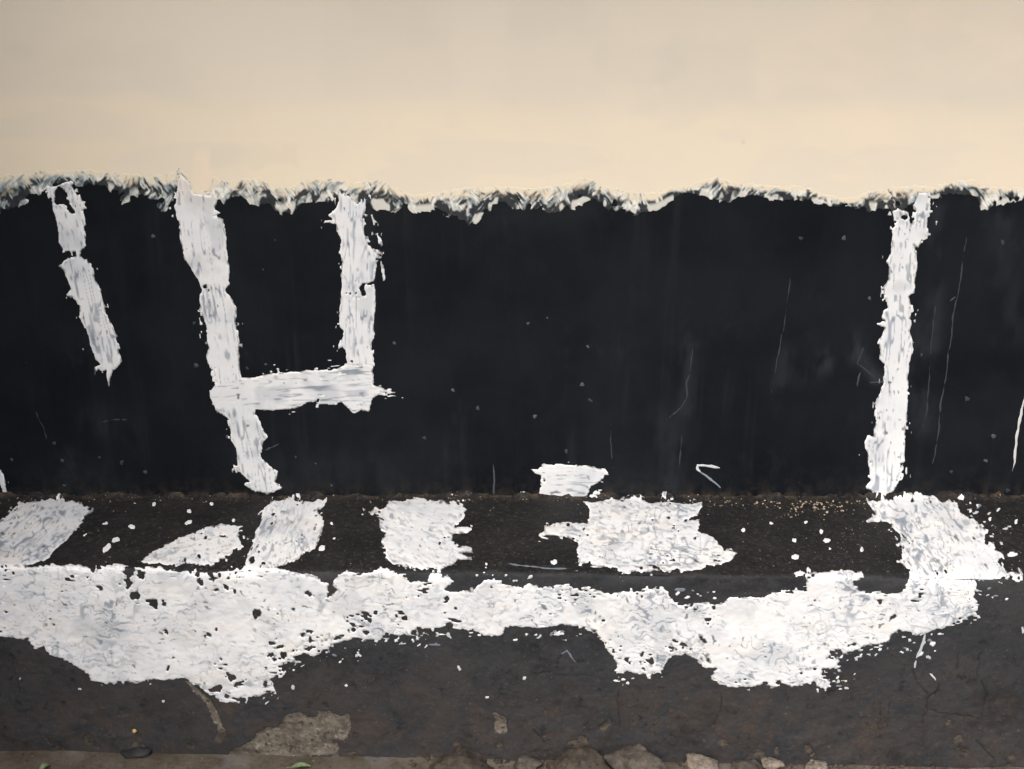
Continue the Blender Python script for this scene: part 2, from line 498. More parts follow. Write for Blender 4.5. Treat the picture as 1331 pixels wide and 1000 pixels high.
BX, BY = curve(('1', [(-400, 340), (0, 365), (50, 365), (100, 340), (160, 300), (240, 250), (280, 222), (380, 220), (400, 230), (450, 230), (530, 240), (580, 270), (620, 330), (680, 300), (740, 285), (790, 330), (830, 375), (870, 340), (890, 320), (1120, 300), (1140, 330), (1170, 310)]),
               ('3', [(5, 225), (60, 210), (100, 240), (140, 265), (200, 240), (230, 290), (270, 305), (330, 280), (360, 240), (450, 235), (700, 240), (740, 270), (800, 280), (840, 290), (880, 255), (930, 290), (1000, 285), (1050, 275), (1100, 310), (1160, 325), (1200, 350), (1260, 340), (1290, 290), (1325, 285)]),
               ('8', [(0, 250), (60, 240), (130, 300), (180, 280), (240, 280), (290, 310), (340, 300), (370, 270), (460, 250), (500, 225), (560, 240), (590, 285), (680, 295), (770, 295), (830, 280), (890, 245), (950, 210), (1080, 200), (1110, 220), (1200, 235), (1250, 205), (1331, 210)]),
               ('5', [(0, 225), (150, 230), (250, 245), (340, 265), (390, 260), (450, 290), (500, 275), (560, 290), (620, 315), (850, 230), (900, 215), (950, 200), (1000, 205), (1060, 205), (1085, 240), (1100, 285), (1150, 280), (1200, 260), (1260, 240), (1324, 235), (1700, 245)]))

def snap(F, X, Y, step):
    gy_, gx_ = np.gradient(F, step)
    g2 = gx_ ** 2 + gy_ ** 2 + 1e-6
    k = np.where(F < 0, -F / g2, 0)
    mx, my = k * gx_, k * gy_
    L = np.hypot(mx, my); q = np.minimum(1, step * 1.0 / np.maximum(L, 1e-9))
    return X + mx * q, Y + my * q

def paint_from_field(name, F, X, Y, h, attrs, mat, parent, surf, step, cells=None, **props):
    """a film of paint: grid cells where F > 0, rim pulled to the contour; laid on the real surface"""
    P = F > 0
    keep = P[:-1, :-1] | P[1:, :-1] | P[:-1, 1:] | P[1:, 1:]
    if cells is not None: keep &= cells
    if not keep.any(): return None
    XX, YY = snap(F, X, Y, step)
    q = grid_quads(*F.shape)[keep.ravel()]
    used, inv = np.unique(q, return_inverse=True)
    q = inv.reshape(-1, 4)
    xx, yy = XX.ravel()[used], YY.ravel()[used]
    hh = np.where(F > 0, h, 0.0001).ravel()[used]
    if surf == 'wall':
        a, b = px_wall(xx, yy); v = wall_point(a, b, hh)
    else:
        a, b = px_plinth(xx, yy); v = plinth_point(a, b, hh)
    me = raw_mesh(name, v, q, {k: w.ravel()[used] for k, w in attrs.items()})
    return link(name, me, mat, parent, **props)

# --- cream coat above
step = 2.0
gxx, gyy = np.arange(-180, 1512, step), np.arange(-12, 300, step)
X, Y = np.meshgrid(gxx, gyy)
yc = np.interp(X, CX, CY)
rag = 7 * (fbm(X / 9, Y / 14, 61, 3) - 0.5)
F = yc - 0.5 - Y + rag
warm = 0.20 + 0.8 * sstep(118, 158, Y + 34 * (fbm(X / 130, Y / 60, 62, 3) - 0.5) + 10 * sstep(500, 0, X))
warm *= 1 - 0.45 * sstep(0.5, 0.65, fbm(X / 160, Y / 45, 63, 3))
pink = sstep(16, 9, np.abs(X - 263) + 0.12 * np.abs(Y - 225)) * sstep(188, 205, Y) + 0.5 * sstep(820, 1250, X) * sstep(0.35, 0.7, fbm(X / 120, Y / 80, 64, 3))
def rect(x0, y0, x1, y1, s=12):
    w = 16 * (fbm(X / 20, Y / 20, 65, 2) - 0.5)
    return sstep(-s, s, np.minimum(np.minimum(X - x0, x1 - X), np.minimum(Y - y0, y1 - Y)) + w)
dingy = 0.6 * rect(856, 50, 982, 136) + 0.35 * rect(826, 108, 850, 146) + 0.45 * rect(275, 190, 385, 214, 5) + 0.25 * rect(660, -80, 790, 132) + 0.35 * rect(420, -80, 590, 128)
dingy += 0.45 * sstep(0.5, 0.7, fbm(X / 110, Y / 70, 66, 3)) * sstep(170, 110, Y)
dingy = np.maximum(dingy, 2.0 * sstep(3.5, 1, np.hypot(X - 966, Y - 185)))
h = 0.0010 + 0 * X
top = {'warm': warm, 'pink': np.clip(pink, 0, 1), 'dingy': np.clip(dingy, 0, 1.5)}
paint_from_field("cream_coat", F, X, Y, h, top, M_CREAM, wall, 'wall', step, label="cream painted upper part of the wall")
# the rest of the coat up to the added slab and out to both sides
zc = px_wall(665, -12)[1]
xl, xr = px_wall(-180, 100)[0], px_wall(1511, 100)[0]
def plain_coat(x0, x1, z0, z1):
    a = spaced((x0, x1, 0.06)); b = spaced((z0, z1, 0.06))
    XX, ZZ = np.meshgrid(a, b)
    w = np.full(XX.size, 0.25)
    link("cream_coat", raw_mesh("cream_coat", wall_point(XX, ZZ, 0.0012).reshape(-1, 3), grid_quads(*XX.shape), {'warm': w, 'pink': w * 0, 'dingy': w * 0}), M_CREAM, wall)
plain_coat(-WX, WX, zc - 0.01, WTOP)
plain_coat(-WX, xl + 0.09, 1.33, zc - 0.01)
plain_coat(xr - 0.09, WX, 1.33, zc - 0.01)

# --- dragged edge of the cream coat: thin bristle marks over the black
step = 0.8
gxx, gyy = np.arange(-150, 1480, step), np.arange(212, 302, step)
X, Y = np.meshgrid(gxx, gyy)
yc = np.interp(X, CX, CY); yb = np.interp(X, BX, BY)
bendx, bendy = 9 * (fbm(X / 19, Y / 19, 91, 2) - 0.5), 9 * (fbm(X / 19, Y / 19, 92, 2) - 0.5)
def strands(w, l, deg, seed):
    a = math.radians(deg)
    xx, yy = X + bendx, Y + bendy
    p = xx * math.cos(a) + yy * math.sin(a); q = -xx * math.sin(a) + yy * math.cos(a)
    return vnoise(p / w, q / l, seed)
lean = sstep(0.40, 0.60, fbm(X / 15, Y / 18, 71, 2))
def drag(w, l, seed):
    d = strands(w, l, 44, seed) * lean + strands(w, l * 0.8, -32, seed + 1) * (1 - lean)
    return 0.56 * d + 0.44 * fbm((X + bendx) / (w * 1.7), (Y + bendy) / (w * 2.3), seed + 40, 2)
strand = 0.5 * drag(2.8, 12, 72) + 0.5 * drag(5.5, 16, 74)
clump = fbm(X / 15, Y / 15, 76, 3)
right = sstep(100, 620, X)                            # the drag gets drier and whiter towards the right
span = np.maximum(yb - yc, 8)
t = (Y - yc) / span                                   # 0 at the cream, 1 at the black
F = np.minimum(Y - yc + 5 + 9 * (drag(3.2, 12, 77) - 0.5), (yb - Y) + 0.5 + 14 * (strand - 0.5) + 12 * (clump - 0.5))
cover = (strand - 0.36) * 34 + (0.85 - t) * 12 + (clump - 0.42) * 30
F = np.minimum(F, cover)
lobe = sstep(0.54, 0.64, fbm(X / 12, Y / 22, 79, 2)) * sstep(0.35, 0.75, t)
F = np.maximum(F, np.minimum(9 * (lobe - 0.45), (yb - Y) + 3 + 9 * (strand - 0.5)))
fine = 0.55 * drag(1.9, 10, 80) + 0.45 * drag(3.8, 15, 94)
thin = np.clip(0.62 - 0.22 * right + 2.9 * (fine - 0.5) + 1.3 * (fbm(X / 30, Y / 14, 82, 2) - 0.5) - (0.25 + 0.5 * right) * lobe, 0, 1)
dry = 0.95 * np.clip(t, 0, 1) + 2.9 * (0.52 - (0.6 * drag(2.1, 12, 83) + 0.4 * drag(4.6, 17, 96))) + 1.6 * (0.5 - fbm(X / 20, Y / 20, 98, 2)) + 0.06 + 0.22 * right
grime = np.clip(sstep(0.30, 0.95, dry), 0, 0.97) * sstep(-0.35, 0.10, t) * (1 - 0.75 * lobe)
cream_ = np.clip(sstep(0.42, -0.15, t + 0.9 * (drag(3.6, 12, 85) - 0.5)), 0, 1) * (1 - 0.9 * sstep(0.58, 0.74, drag(2.6, 14, 87)) * sstep(-0.5, -0.1, t))
paint_from_field("dragged_paint_edge", F, X, Y, 0.0010 + 0.0003 * strand, {'thin': thin, 'grime': grime, 'cream': cream_}, M_FRINGE, wall, 'wall', step,
                 label="ragged pale grey brushed edge where the cream paint meets the black")

# ------------------------------------------------------------------ the plinth
plinth = empty("ledge_plinth", "low black ledge running along the foot of the wall, daubed with white paint blocks", "ledge")
xs = spaced((-WX, -1.3, 0.04), (-1.3, 1.3, 0.0026), (1.3, WX, 0.04))
NS = int(0.41 / 0.0042)
tt = np.concatenate([np.linspace(0, 1, NS) * 1.0, 1 + np.linspace(0.0052, 1.03, 195)])
X, T = np.meshgrid(xs, tt)
D = depth(X)
S = np.where(T <= 1, T * D, D + (T - 1) * ZT)
e = S - D
face = sstep(-0.006, 0.008, e + 0.012 * (fbm(X * 25, S * 25, 81, 3) - 0.5))
low = sstep(0.16, 0.42, e + 0.10 * (fbm(X * 5, S * 5, 82, 3) - 0.5))
joint = np.exp(-(S / 0.010) ** 2) + 0.25 * np.exp(-(S / 0.05) ** 2)
att = {'face': face, 'dust': np.clip(0.12 + 0.88 * low, 0, 1), 'crack': crack_field(X, S), 'joint': np.clip(joint, 0, 1)}
link("painted_render", raw_mesh("painted_render", plinth_point(X, S).reshape(-1, 3), grid_quads(*X.shape), att), M_LEDGE, plinth)
for sx in (-1, 1):                                    # end walls of the plinth
    x0 = sx * WX; d0 = float(depth(x0))
    link("end_face", box_mesh("end_face", min(x0, x0 - sx * 0.1), max(x0, x0 - sx * 0.1), -d0 + 0.02, 0.0, 0, ZT - 0.02), M_LEDGE, plinth)

# bare concrete where the skin has broken away
st = 0.0022
X, S = np.meshgrid(np.arange(-1.2, 1.2, st), np.arange(0.60, 0.90, st))
F = bare_field(X, S) - 0.0005
P = F > 0
keep = P[:-1, :-1] | P[1:, :-1] | P[:-1, 1:] | P[1:, 1:]
big = poly_sdf(_BARE_XS[0], X, S) > -0.02
cells_big = big[:-1, :-1]
chip = (poly_sdf(_BARE_XS[1], X, S) > -0.015)[:-1, :-1]
strk = (poly_sdf(_BARE_XS[2], X, S) > -0.012)[:-1, :-1] & ~cells_big
def bare_piece(name, cells, **props):
    k = keep & cells
    if not k.any(): return
    q = grid_quads(*F.shape)[k.ravel()]
    used, inv = np.unique(q, return_inverse=True)
    x_, s_ = X.ravel()[used], S.ravel()[used]
    hh = np.where(F > 0, 0.0014 + 0.005 * np.clip(fbm(X * 55, S * 55, 91, 4) - 0.40, 0, 1), -0.001).ravel()[used]
    link(name, raw_mesh(name, plinth_point(x_, s_, hh), inv.reshape(-1, 4)), M_BARE, plinth, **props)
bare_piece("bare_concrete", cells_big, label="large brown patch where the black skin has fallen off")
bare_piece("bare_concrete", chip, label="small pale bare chip low on the black face")
bare_piece("bare_concrete", strk, label="thin brown streak running down from the white band")
bare_piece("worn_spots", ~(cells_big | chip | strk), kind="stuff")
for o in plinth.children:
    if o.name.startswith("worn_spots"): o.data.materials[0] = M_STONE_DARK

# ------------------------------------------------------------------ white brush marks
class Canvas:
    def __init__(self, x0, x1, y0, y1, step):
        self.step = step
        self.X, self.Y = np.meshgrid(np.arange(x0, x1, step), np.arange(y0, y1, step))
        self.x0, self.y0 = x0, y0
        self.G = np.full(self.X.shape, -99.0)        # clean distance, best of all marks
        self.lab = np.full(self.X.shape, -1)
        self.names = []
    def win(self, P, pad):
        a = np.array(P)
        i0 = max(0, int((a[:, 1].min() - pad - self.y0) / self.step)); i1 = int((a[:, 1].max() + pad - self.y0) / self.step) + 2
        j0 = max(0, int((a[:, 0].min() - pad - self.x0) / self.step)); j1 = int((a[:, 0].max() + pad - self.x0) / self.step) + 2
        return np.s_[i0:i1, j0:j1]
    def mark(self, name, P, angle=0.0, **props):
        w = self.win(P, 16)
        d = poly_sdf(P, self.X[w], self.Y[w])
        k = len(self.names); self.names.append((name, math.radians(angle), props))
        better = d > self.G[w]
        self.lab[w] = np.where(better, k, self.lab[w]); self.G[w] = np.maximum(self.G[w], d)
    def hole(self, P):
        w = self.win(P, 8)
        X, Y = self.X[w], self.Y[w]
        U, V = 0.80 * X - 0.60 * Y, 0.60 * X + 0.80 * Y
        jag = 3.4 * (vnoise(U / 3.4, V / 3.4, 141) - 0.5) + 4.0 * (vnoise(U / 7, V / 7, 142) - 0.5)
        self.G[w] = np.minimum(self.G[w], -poly_sdf(P, X, Y) + 0.5 + jag)

def ell(k, cx, cy, rx, ry=None, rot=0.0, n=10):
    ry = ry or rx; r = math.radians(rot)
    return cr(k, *[(cx + rx * math.cos(a) * math.cos(r) - ry * math.sin(a) * math.sin(r), cy + rx * math.cos(a) * math.sin(r) + ry * math.sin(a) * math.cos(r))
                   for a in [2 * math.pi * i / n for i in range(n)]])

def finish(cv, surf, parent, run=17, rim=0.0, lift=0.0005, dim=1.0, rag=1.0, squiggle=1.0, fleck=1.0, thick=0.0018, specks=(), lines=(), extra_holes=1.0):
    X, Y, G, st = cv.X, cv.Y, cv.G, cv.step
    A = np.zeros(X.shape)
    for k, (_, a, _) in enumerate(cv.names): A[cv.lab == k] = a
    along = X * np.cos(A) + Y * np.sin(A); across = -X * np.sin(A) + Y * np.cos(A)
    wx = 5 * (fbm(X / 22, Y / 22, 101, 2) - 0.5); wy = 5 * (fbm(X / 22, Y / 22, 102, 2) - 0.5)
    n1 = fbm(X / 11, Y / 11, 103, 2) - 0.5
    n2 = vnoise(along / 7.5, across / 2.3, 104) - 0.5
    U, V = 0.80 * X - 0.60 * Y, 0.60 * X + 0.80 * Y
    n3 = vnoise(U / 2.9, V / 2.9, 105) - 0.5
    n4 = vnoise((V + 0.4 * U) / 2.0, (U - 0.4 * V) / 2.0, 126) - 0.5
    F = G + rag * (5.0 * n1 + 3.4 * n2 + 2.4 * n3 + 1.0 * n4) * sstep(-12, -3, G)
    # flecks off the brush, outside and inside the rim
    fl = vnoise(along / 5.5 + wx / 4, across / 2.6 + wy / 4, 106)
    out = (fl - 0.83) * 22 + (fbm(X / 26, Y / 26, 107, 2) - 0.56) * 20 + np.minimum(G, 0) * 0.62
    F = np.maximum(F, np.where(G > -13, fleck * out, -9))
    bite = (vnoise(along / 6.0 + wx / 3, across / 2.6, 108) - 0.87) * 34 + (fbm(X / 32, Y / 32, 109, 2) - 0.55) * 26 - np.clip(G, 0, 60) * 0.16
    F = np.minimum(F, -bite + 0.2 + 7 * (1 - extra_holes))
    # brush furrows: thin places, wriggling with the drag of the paint
    squig = np.where(cv.lab == len(cv.names) - 1, squiggle, 0.45 * squiggle)
    ax = along + 8 * squig * (fbm(X / 15, Y / 15, 110, 3) - 0.5) * 2; ac = across + 9 * squig * (fbm(X / 17, Y / 17, 111, 3) - 0.5) * 2
    r1 = 1 - np.abs(2 * vnoise(ax / run, ac / (4.6 if run > 30 else 4.0), 112) - 1)
    r2 = 1 - np.abs(2 * vnoise((X + 4 * wx * squiggle) / (4 + 5 * squiggle), (Y + 4 * wy * squiggle) / 9, 113) - 1)
    gate = sstep(0.40, 0.62, fbm(X / 60, Y / 40, 114, 3)); gate2 = sstep(0.46, 0.62, fbm(X / 48, Y / 44, 115, 3))
    busy = 0.60 + 0.50 * sstep(0.42, 0.60, fbm(X / 75, Y / 50, 127, 2)) if squiggle > 0.6 else 1.0
    furrow = np.maximum(sstep(0.80, 0.99, r1) * gate, min(1, squiggle) ** 2 * 0.8 * sstep(0.82, 0.99, r2) * gate2)
    dash = sstep(0.66, 0.90, vnoise(ax / (run * 0.33), ac / 2.5, 116)) * sstep(0.40, 0.60, fbm(X / 24, Y / 24, 117, 2))
    blue = sstep(0.50, 0.72, fbm(X / 34, Y / 34, 118, 3))
    blk = (cv.lab != len(cv.names) - 1) & (squiggle > 0.6)
    dash2 = sstep(0.60, 0.80, vnoise(ax / 6.5, ac / 2.3, 128)) * sstep(0.38, 0.55, fbm(X / 30, Y / 24, 129, 2))
    thin = np.clip((0.78 * furrow + 0.66 * dash + 0.26 * blue) * busy + blk * (0.42 * dash2 + 0.05) + rim, 0, 0.95) * sstep(0.8, 4.0, F)
    grime = 0.75 * sstep(0.84, 0.95, vnoise(ax / 6, ac / 2.8, 119)) * sstep(0.53, 0.68, fbm(X / 22, Y / 22, 120, 2)) * sstep(0.5, 2, F)
    fray = sstep(2.6, 0.2, F) * sstep(0.46, 0.64, 0.5 * vnoise(along / 7, across / 2.2, 131) + 0.5 * fbm(X / 12, Y / 12, 132, 2))
    grime = np.maximum(grime, 0.75 * fray)
    warm = 0.55 * sstep(0.60, 0.75, fbm(X / 45, Y / 12, 121, 3)) + sstep(0.68, 0.80, fbm(X / 16, Y / 4, 122, 2)) * 0.6
    warm *= min(1, squiggle + 0.2)
    if surf == 'wall': warm = np.maximum(warm, 1.6 * sstep(285, 240, Y) * sstep(40, 20, np.abs(X - 258)))
    body = sstep(0, 3.0, F)
    h = lift + thick * body * (0.60 + 0.40 * vnoise(ax / 20, ac / 3.2, 123) + 0.10 * vnoise(X / 3, Y / 3, 124) - 0.22 * furrow - 0.1 * dash) + 0.0002 * np.exp(-((F - 2.5) / 1.6) ** 2)
    lab = cv.lab.copy()
    for k, (kind, P, r, grey) in enumerate(specks):
        w = cv.win(P, 6)
        d = poly_sdf(P, X[w], Y[w]) - 0.35 + 1.6 * n3[w] + 1.2 * n4[w] + 3.0 * n1[w]
        b = (d > F[w]) & (d > -3)
        lab[w] = np.where(b, 1000 + kind, lab[w]); F[w] = np.where(b, d, F[w])
        thin[w] = np.where(b, min(grey, 1), thin[w]); warm[w] = np.where(b, r, warm[w]); grime[w] = np.where(b, max(0, grey - 1), grime[w])
        h[w] = np.where(b, 0.0004 + 0.0005 * sstep(0, 2.2, d), h[w])
    groups = {}
    for k, (P, wd, grey, wr, name, props) in enumerate(lines):
        w = cv.win(P, 6)
        d, t = line_dist(P, X[w] + 2.2 * n1[w], Y[w])
        d = wd * np.sqrt(np.clip(np.minimum(t, 1 - t) * 4.5 + 0.08, 0, 1)) - d + 1.2 * (vnoise(X[w] / 4, Y[w] / 9, 125) - 0.6)
        b = (d > F[w]) & (d > -3)
        lab[w] = np.where(b, 2000 + k, lab[w]); F[w] = np.where(b, d, F[w])
        thin[w] = np.where(b, min(grey, 1), thin[w]); grime[w] = np.where(b, max(0, grey - 1), grime[w]); warm[w] = np.where(b, wr, warm[w])
        h[w] = np.where(b, 0.0005, h[w])
    at = {'thin': thin, 'grime': grime, 'warm': np.clip(warm, 0, 1.6)}
    # label per cell from its most painted corner
    Fs = np.stack([F[:-1, :-1], F[1:, :-1], F[:-1, 1:], F[1:, 1:]]); Ls = np.stack([lab[:-1, :-1], lab[1:, :-1], lab[:-1, 1:], lab[1:, 1:]])
    cl = np.take_along_axis(Ls, Fs.argmax(0)[None], 0)[0]
    for k, (name, _, props) in enumerate(cv.names):
        paint_from_field(name, F, X, Y, h, at, M_WHITE, parent, surf, st, cl == k, **props)
    for kind in sorted({s[0] for s in specks}):
        paint_from_field("paint_specks", F, X, Y, h, at, M_WHITE, parent, surf, st, cl == 1000 + kind, kind="stuff")
    for k, (_, _, _, _, name, props) in enumerate(lines):
        paint_from_field(name, F, X, Y, h, at, M_WHITE, parent, surf, st, cl == 2000 + k, **props)

# --- on the wall
cw = Canvas(-60, 1400, 216, 650, 1.0)
cw.mark("brush_stroke", cr('1', (236, 236), (262, 250), (300, 240), (330, 226), (357, 220), (368, 252), (390, 285), (412, 300), (440, 358), (420, 364), (440, 440), (428, 450), (440, 545), (412, 575), (410, 600),
                           (430, 610), (466, 640), (476, 690), (482, 720), (512, 770), (522, 830), (541, 857), (527, 864), (560, 930), (582, 985))
        + cr('2', (600, 145), (590, 157), (605, 210), (616, 270), (602, 310), (577, 320), (562, 360), (555, 410), (546, 372), (540, 322), (515, 327), (490, 300), (515, 290), (480, 250), (460, 190), (445, 130), (405, 45))
        + cr('1', (408, 905), (403, 850), (370, 806), (338, 798), (362, 770), (345, 720), (325, 668), (298, 650), (325, 620), (350, 606), (385, 602), (388, 576), (350, 574), (325, 570), (300, 530), (288, 420), (263, 320)),
        78, label="short slanting white stroke near the left end of the wall")
cw.hole(cr('1', (272, 268), (300, 246), (328, 262), (350, 300), (378, 382), (352, 374), (318, 336), (286, 332)))
cw.mark("brush_stroke", cr('1', (915, 168), (932, 190), (962, 222), (990, 282), (1075, 292), (1086, 262), (1106, 310), (1086, 366), (1120, 380), (1092, 395), (1135, 410), (1146, 480), (1156, 600), (1166, 738), (1142, 775), (1180, 810), (1200, 870), (1200, 910), (1207, 998))
        + cr('2', (1205, 100), (1220, 180), (1216, 220), (1222, 335), (1240, 400), (1090, 400), (1108, 380), (1070, 345), (1080, 320), (1045, 260), (1060, 200), (1050, 110), (1018, 0))
        + cr('1', (1025, 900), (1015, 800), (1027, 770), (1000, 700), (970, 660), (940, 620), (920, 520), (910, 430), (890, 350), (900, 260)),
        82, label="long white stroke slanting down from the cream edge to the crossbar")
cw.mark("brush_stroke", cr('4', (0, 240), (50, 238), (120, 236), (200, 216), (300, 210), (420, 205), (540, 195), (590, 170), (720, 170), (728, 280), (770, 288), (832, 322), (790, 318), (740, 336), (715, 352), (706, 416), (660, 402), (630, 422), (600, 396),
                           (560, 362), (500, 377), (450, 372), (430, 357), (380, 372), (330, 396), (230, 406), (130, 402)) + cr('2', (1160, 545), (1120, 540), (1080, 490), (1068, 430), (1100, 385)),
        -3, label="white crossbar stroke joining two uprights")
cw.mark("brush_stroke", cr('3', (548, 185), (565, 205), (600, 212), (620, 242), (650, 262), (690, 228), (682, 290), (670, 330), (680, 400), (690, 452), (722, 490), (752, 520), (737, 600), (732, 645), (732, 700), (736, 780), (725, 880), (736, 920), (715, 965))
        + cr('4', (720, 110), (735, 180), (590, 180), (585, 100), (550, 68), (572, 25))
        + cr('3', (570, 900), (553, 880), (550, 800), (560, 700), (565, 620), (570, 550), (550, 500), (560, 440), (540, 390), (535, 360), (475, 352), (478, 340), (520, 340), (500, 312), (526, 290), (546, 240)),
        90, label="upright white stroke standing on the right end of the crossbar")
cw.hole(cr('3', (640, 650), (680, 656), (722, 658), (716, 672), (690, 672), (682, 725), (658, 692)))
cw.mark("brush_stroke", cr('4', (-85, 330), (40, 330), (130, 395), (122, 420), (150, 465), (166, 500), (186, 542), (166, 562), (150, 640), (200, 690), (241, 715), (226, 770), (266, 800), (216, 826), (170, 826), (110, 812), (70, 782), (100, 766), (60, 732), (5, 705), (35, 690), (28, 600), (5, 562))
        + cr('2', (1160, 560), (1100, 520)), 80, label="short white tail stroke dropping from the crossbar to the ledge")
for P in (cr('3', (745, 418), (762, 430), (770, 465), (752, 455)), cr('3', (725, 482), (768, 500), (770, 518), (740, 508)), cr('3', (762, 545), (776, 570), (788, 640), (775, 645), (765, 600)), cr('3', (704, 305), (722, 315), (742, 350), (728, 358))):
    cw.mark("paint_splinter", P, 90)
cw.mark("brush_stroke", cr('5', (640, 300), (668, 282), (700, 296), (738, 312), (762, 300), (748, 268), (772, 200), (830, 203), (840, 240), (831, 325), (816, 336), (821, 440), (792, 452), (772, 490), (750, 470), (756, 512), (771, 580), (756, 650), (751, 720), (724, 740), (736, 800), (730, 860), (742, 890), (725, 920), (746, 980))
        + cr('6', (748, 60), (745, 100), (720, 200), (720, 300), (718, 400), (710, 500), (705, 600), (702, 680), (680, 692), (690, 722), (665, 800), (640, 838), (612, 848), (596, 872), (580, 842), (545, 842), (498, 810), (530, 780), (520, 720), (510, 650), (496, 580), (510, 543), (546, 552), (540, 510), (560, 450), (544, 390), (560, 350), (590, 290), (600, 220), (600, 172), (570, 150), (576, 110), (563, 60))
        + cr('5', (585, 950), (602, 905), (556, 882), (605, 870), (583, 850), (590, 822), (615, 800), (605, 740), (588, 695), (620, 650), (625, 590), (608, 560), (630, 520), (640, 440), (634, 390), (655, 375)),
        94, label="tall lone white stroke at the right end of the wall")
for c in ((655, 352, 18, 14), (700, 330, 15, 12), (735, 345, 12, 40), (712, 225, 12, 18)): cw.hole(ell('5', *c))
cw.mark("brush_stroke", cr('7', (195, 703), (230, 706), (262, 681), (300, 678), (380, 683), (480, 685), (550, 700), (572, 702), (602, 738), (572, 738), (550, 767), (500, 790), (490, 820), (482, 850), (440, 860), (390, 856), (300, 850), (232, 852), (245, 800), (250, 742), (212, 716)),
        2, label="small white rectangle at the foot of the wall beside the ledge")
cw.hole(ell('7', 264, 746, 8, 20)); 
cw.mark("brush_stroke", cr('2', (-60, 800), (5, 828), (20, 860), (42, 950), (70, 985), (30, 978), (14, 930), (-10, 870), (-60, 840)), 70, label="thin cream hook of paint at the left edge above the ledge")

SPW = []
def sp(k, x, y, rx, ry=None, grey=0.9, warm=0.2, rot=0.0, kind=0): SPW.append((kind, ell(k, x, y, rx, ry, rot, 8), warm, grey))
for k, L in (('1', [(780, 500)]), ('2', [(985, 80), (1000, 292), (130, 280), (275, 690), (315, 780), (60, 775), (505, 762), (740, 838), (620, 790), (330, 905), (375, 955), (1155, 655)]),
             ('3', [(225, 440), (165, 590), (830, 965), (640, 210)]), ('4', [(830, 65), (1130, 305), (1255, 395), (985, 545), (330, 642), (430, 675), (510, 790), (1155, 820), (85, 190), (180, 172)]),
             ('7', [(485, 80), (455, 277), (495, 352), (215, 435), (375, 612)]), ('8', [(180, 865), (280, 838)]), ('5', [(165, 440), (1215, 460), (520, 750), (385, 440)]), ('6', [(1030, 355), (1165, 545), (945, 735), (1240, 830), (1120, 675), (790, 125), (155, 785)])):
    for x, y in L: sp(k, x, y, rnd.uniform(8, 13), rnd.uniform(7, 11), rnd.uniform(1.72, 1.96), 0.3, rnd.uniform(0, 90))
sp('7', 530, 826, 18, 10, 0.1); sp('7', 155, 826, 16, 9, 0.6)
LNW = [(cr('7', (1165, 700), (1110, 688), (1045, 684), (1042, 700), (1062, 722)), 1.5, 0.4, 0.1, "brush_tick", dict(label="small thin white hook above the ledge")),
       (cr('7', (1050, 715), (1085, 735), (1130, 770), (1160, 800)), 1.3, 1.0, 0.1, "brush_tick", {}),
       (cr('5', (1030, 380), (1010, 540), (985, 700), (955, 830), (940, 1000)) + cr('6', (932, 110), (912, 270), (886, 420), (880, 540), (850, 690)), 0.8, 1.90, 0.1, "scratch", dict(label="long pale scratch right of the lone stroke")),
       (cr('5', (880, 690), (850, 900), (840, 1000)) + cr('6', (835, 170), (822, 400), (795, 500)), 0.75, 1.95, 0.1, "scratch", {}),
       (cr('6', (1330, 340), (1310, 420), (1285, 560), (1265, 740)), 1.7, 0.35, 1.0, "scratch", dict(label="cream scratch at the right edge of the wall")),
       (cr('7', (1018, 70), (1005, 220), (990, 262), (990, 340), (960, 390), (885, 455)), 0.85, 1.93, 0.0, "scratch", {}),
       (cr('6', (65, 20), (45, 130), (10, 320)), 0.75, 1.94, 0.0, "scratch", {}),
       (cr('5', (110, 640), (70, 930)), 0.8, 1.96, 0.0, "scratch", {}),
       (cr('6', (490, 90), (455, 170), (520, 220), (575, 260)), 0.9, 1.93, 0.0, "scratch", {}),
       (cr('6', (470, 215), (455, 290)), 1.1, 1.85, 0.1, "scratch", {}),
       (cr('6', (520, 270), (590, 265)), 1.1, 1.85, 0.4, "scratch", {}),
       (cr('2', (165, 500), (220, 610), (240, 680)), 0.75, 1.95, 0.0, "scratch", {}),
       (cr('2', (500, 590), (570, 570), (640, 570)), 0.75, 1.95, 0.0, "scratch", {}),
       (cr('4', (170, 610), (245, 575)), 1.0, 1.9, 0.0, "scratch", {}),
       (cr('5', (940, 770), (965, 740)), 1.0, 1.85, 0.0, "scratch", {}),
       (cr('7', (5, 680), (8, 850)), 1.1, 1.80, 0.9, "scratch", {}),
       (cr('7', (605, 440), (600, 560), (612, 700)), 0.75, 1.96, 0.0, "scratch", {}),
       (cr('7', (965, 530), (950, 690)), 0.75, 1.96, 0.0, "scratch", {})]
finish(cw, 'wall', wall, run=42, rim=0.09, lift=0.0014, rag=0.42, squiggle=0.30, fleck=0.5, thick=0.0008, specks=SPW, lines=LNW, extra_holes=0.12)

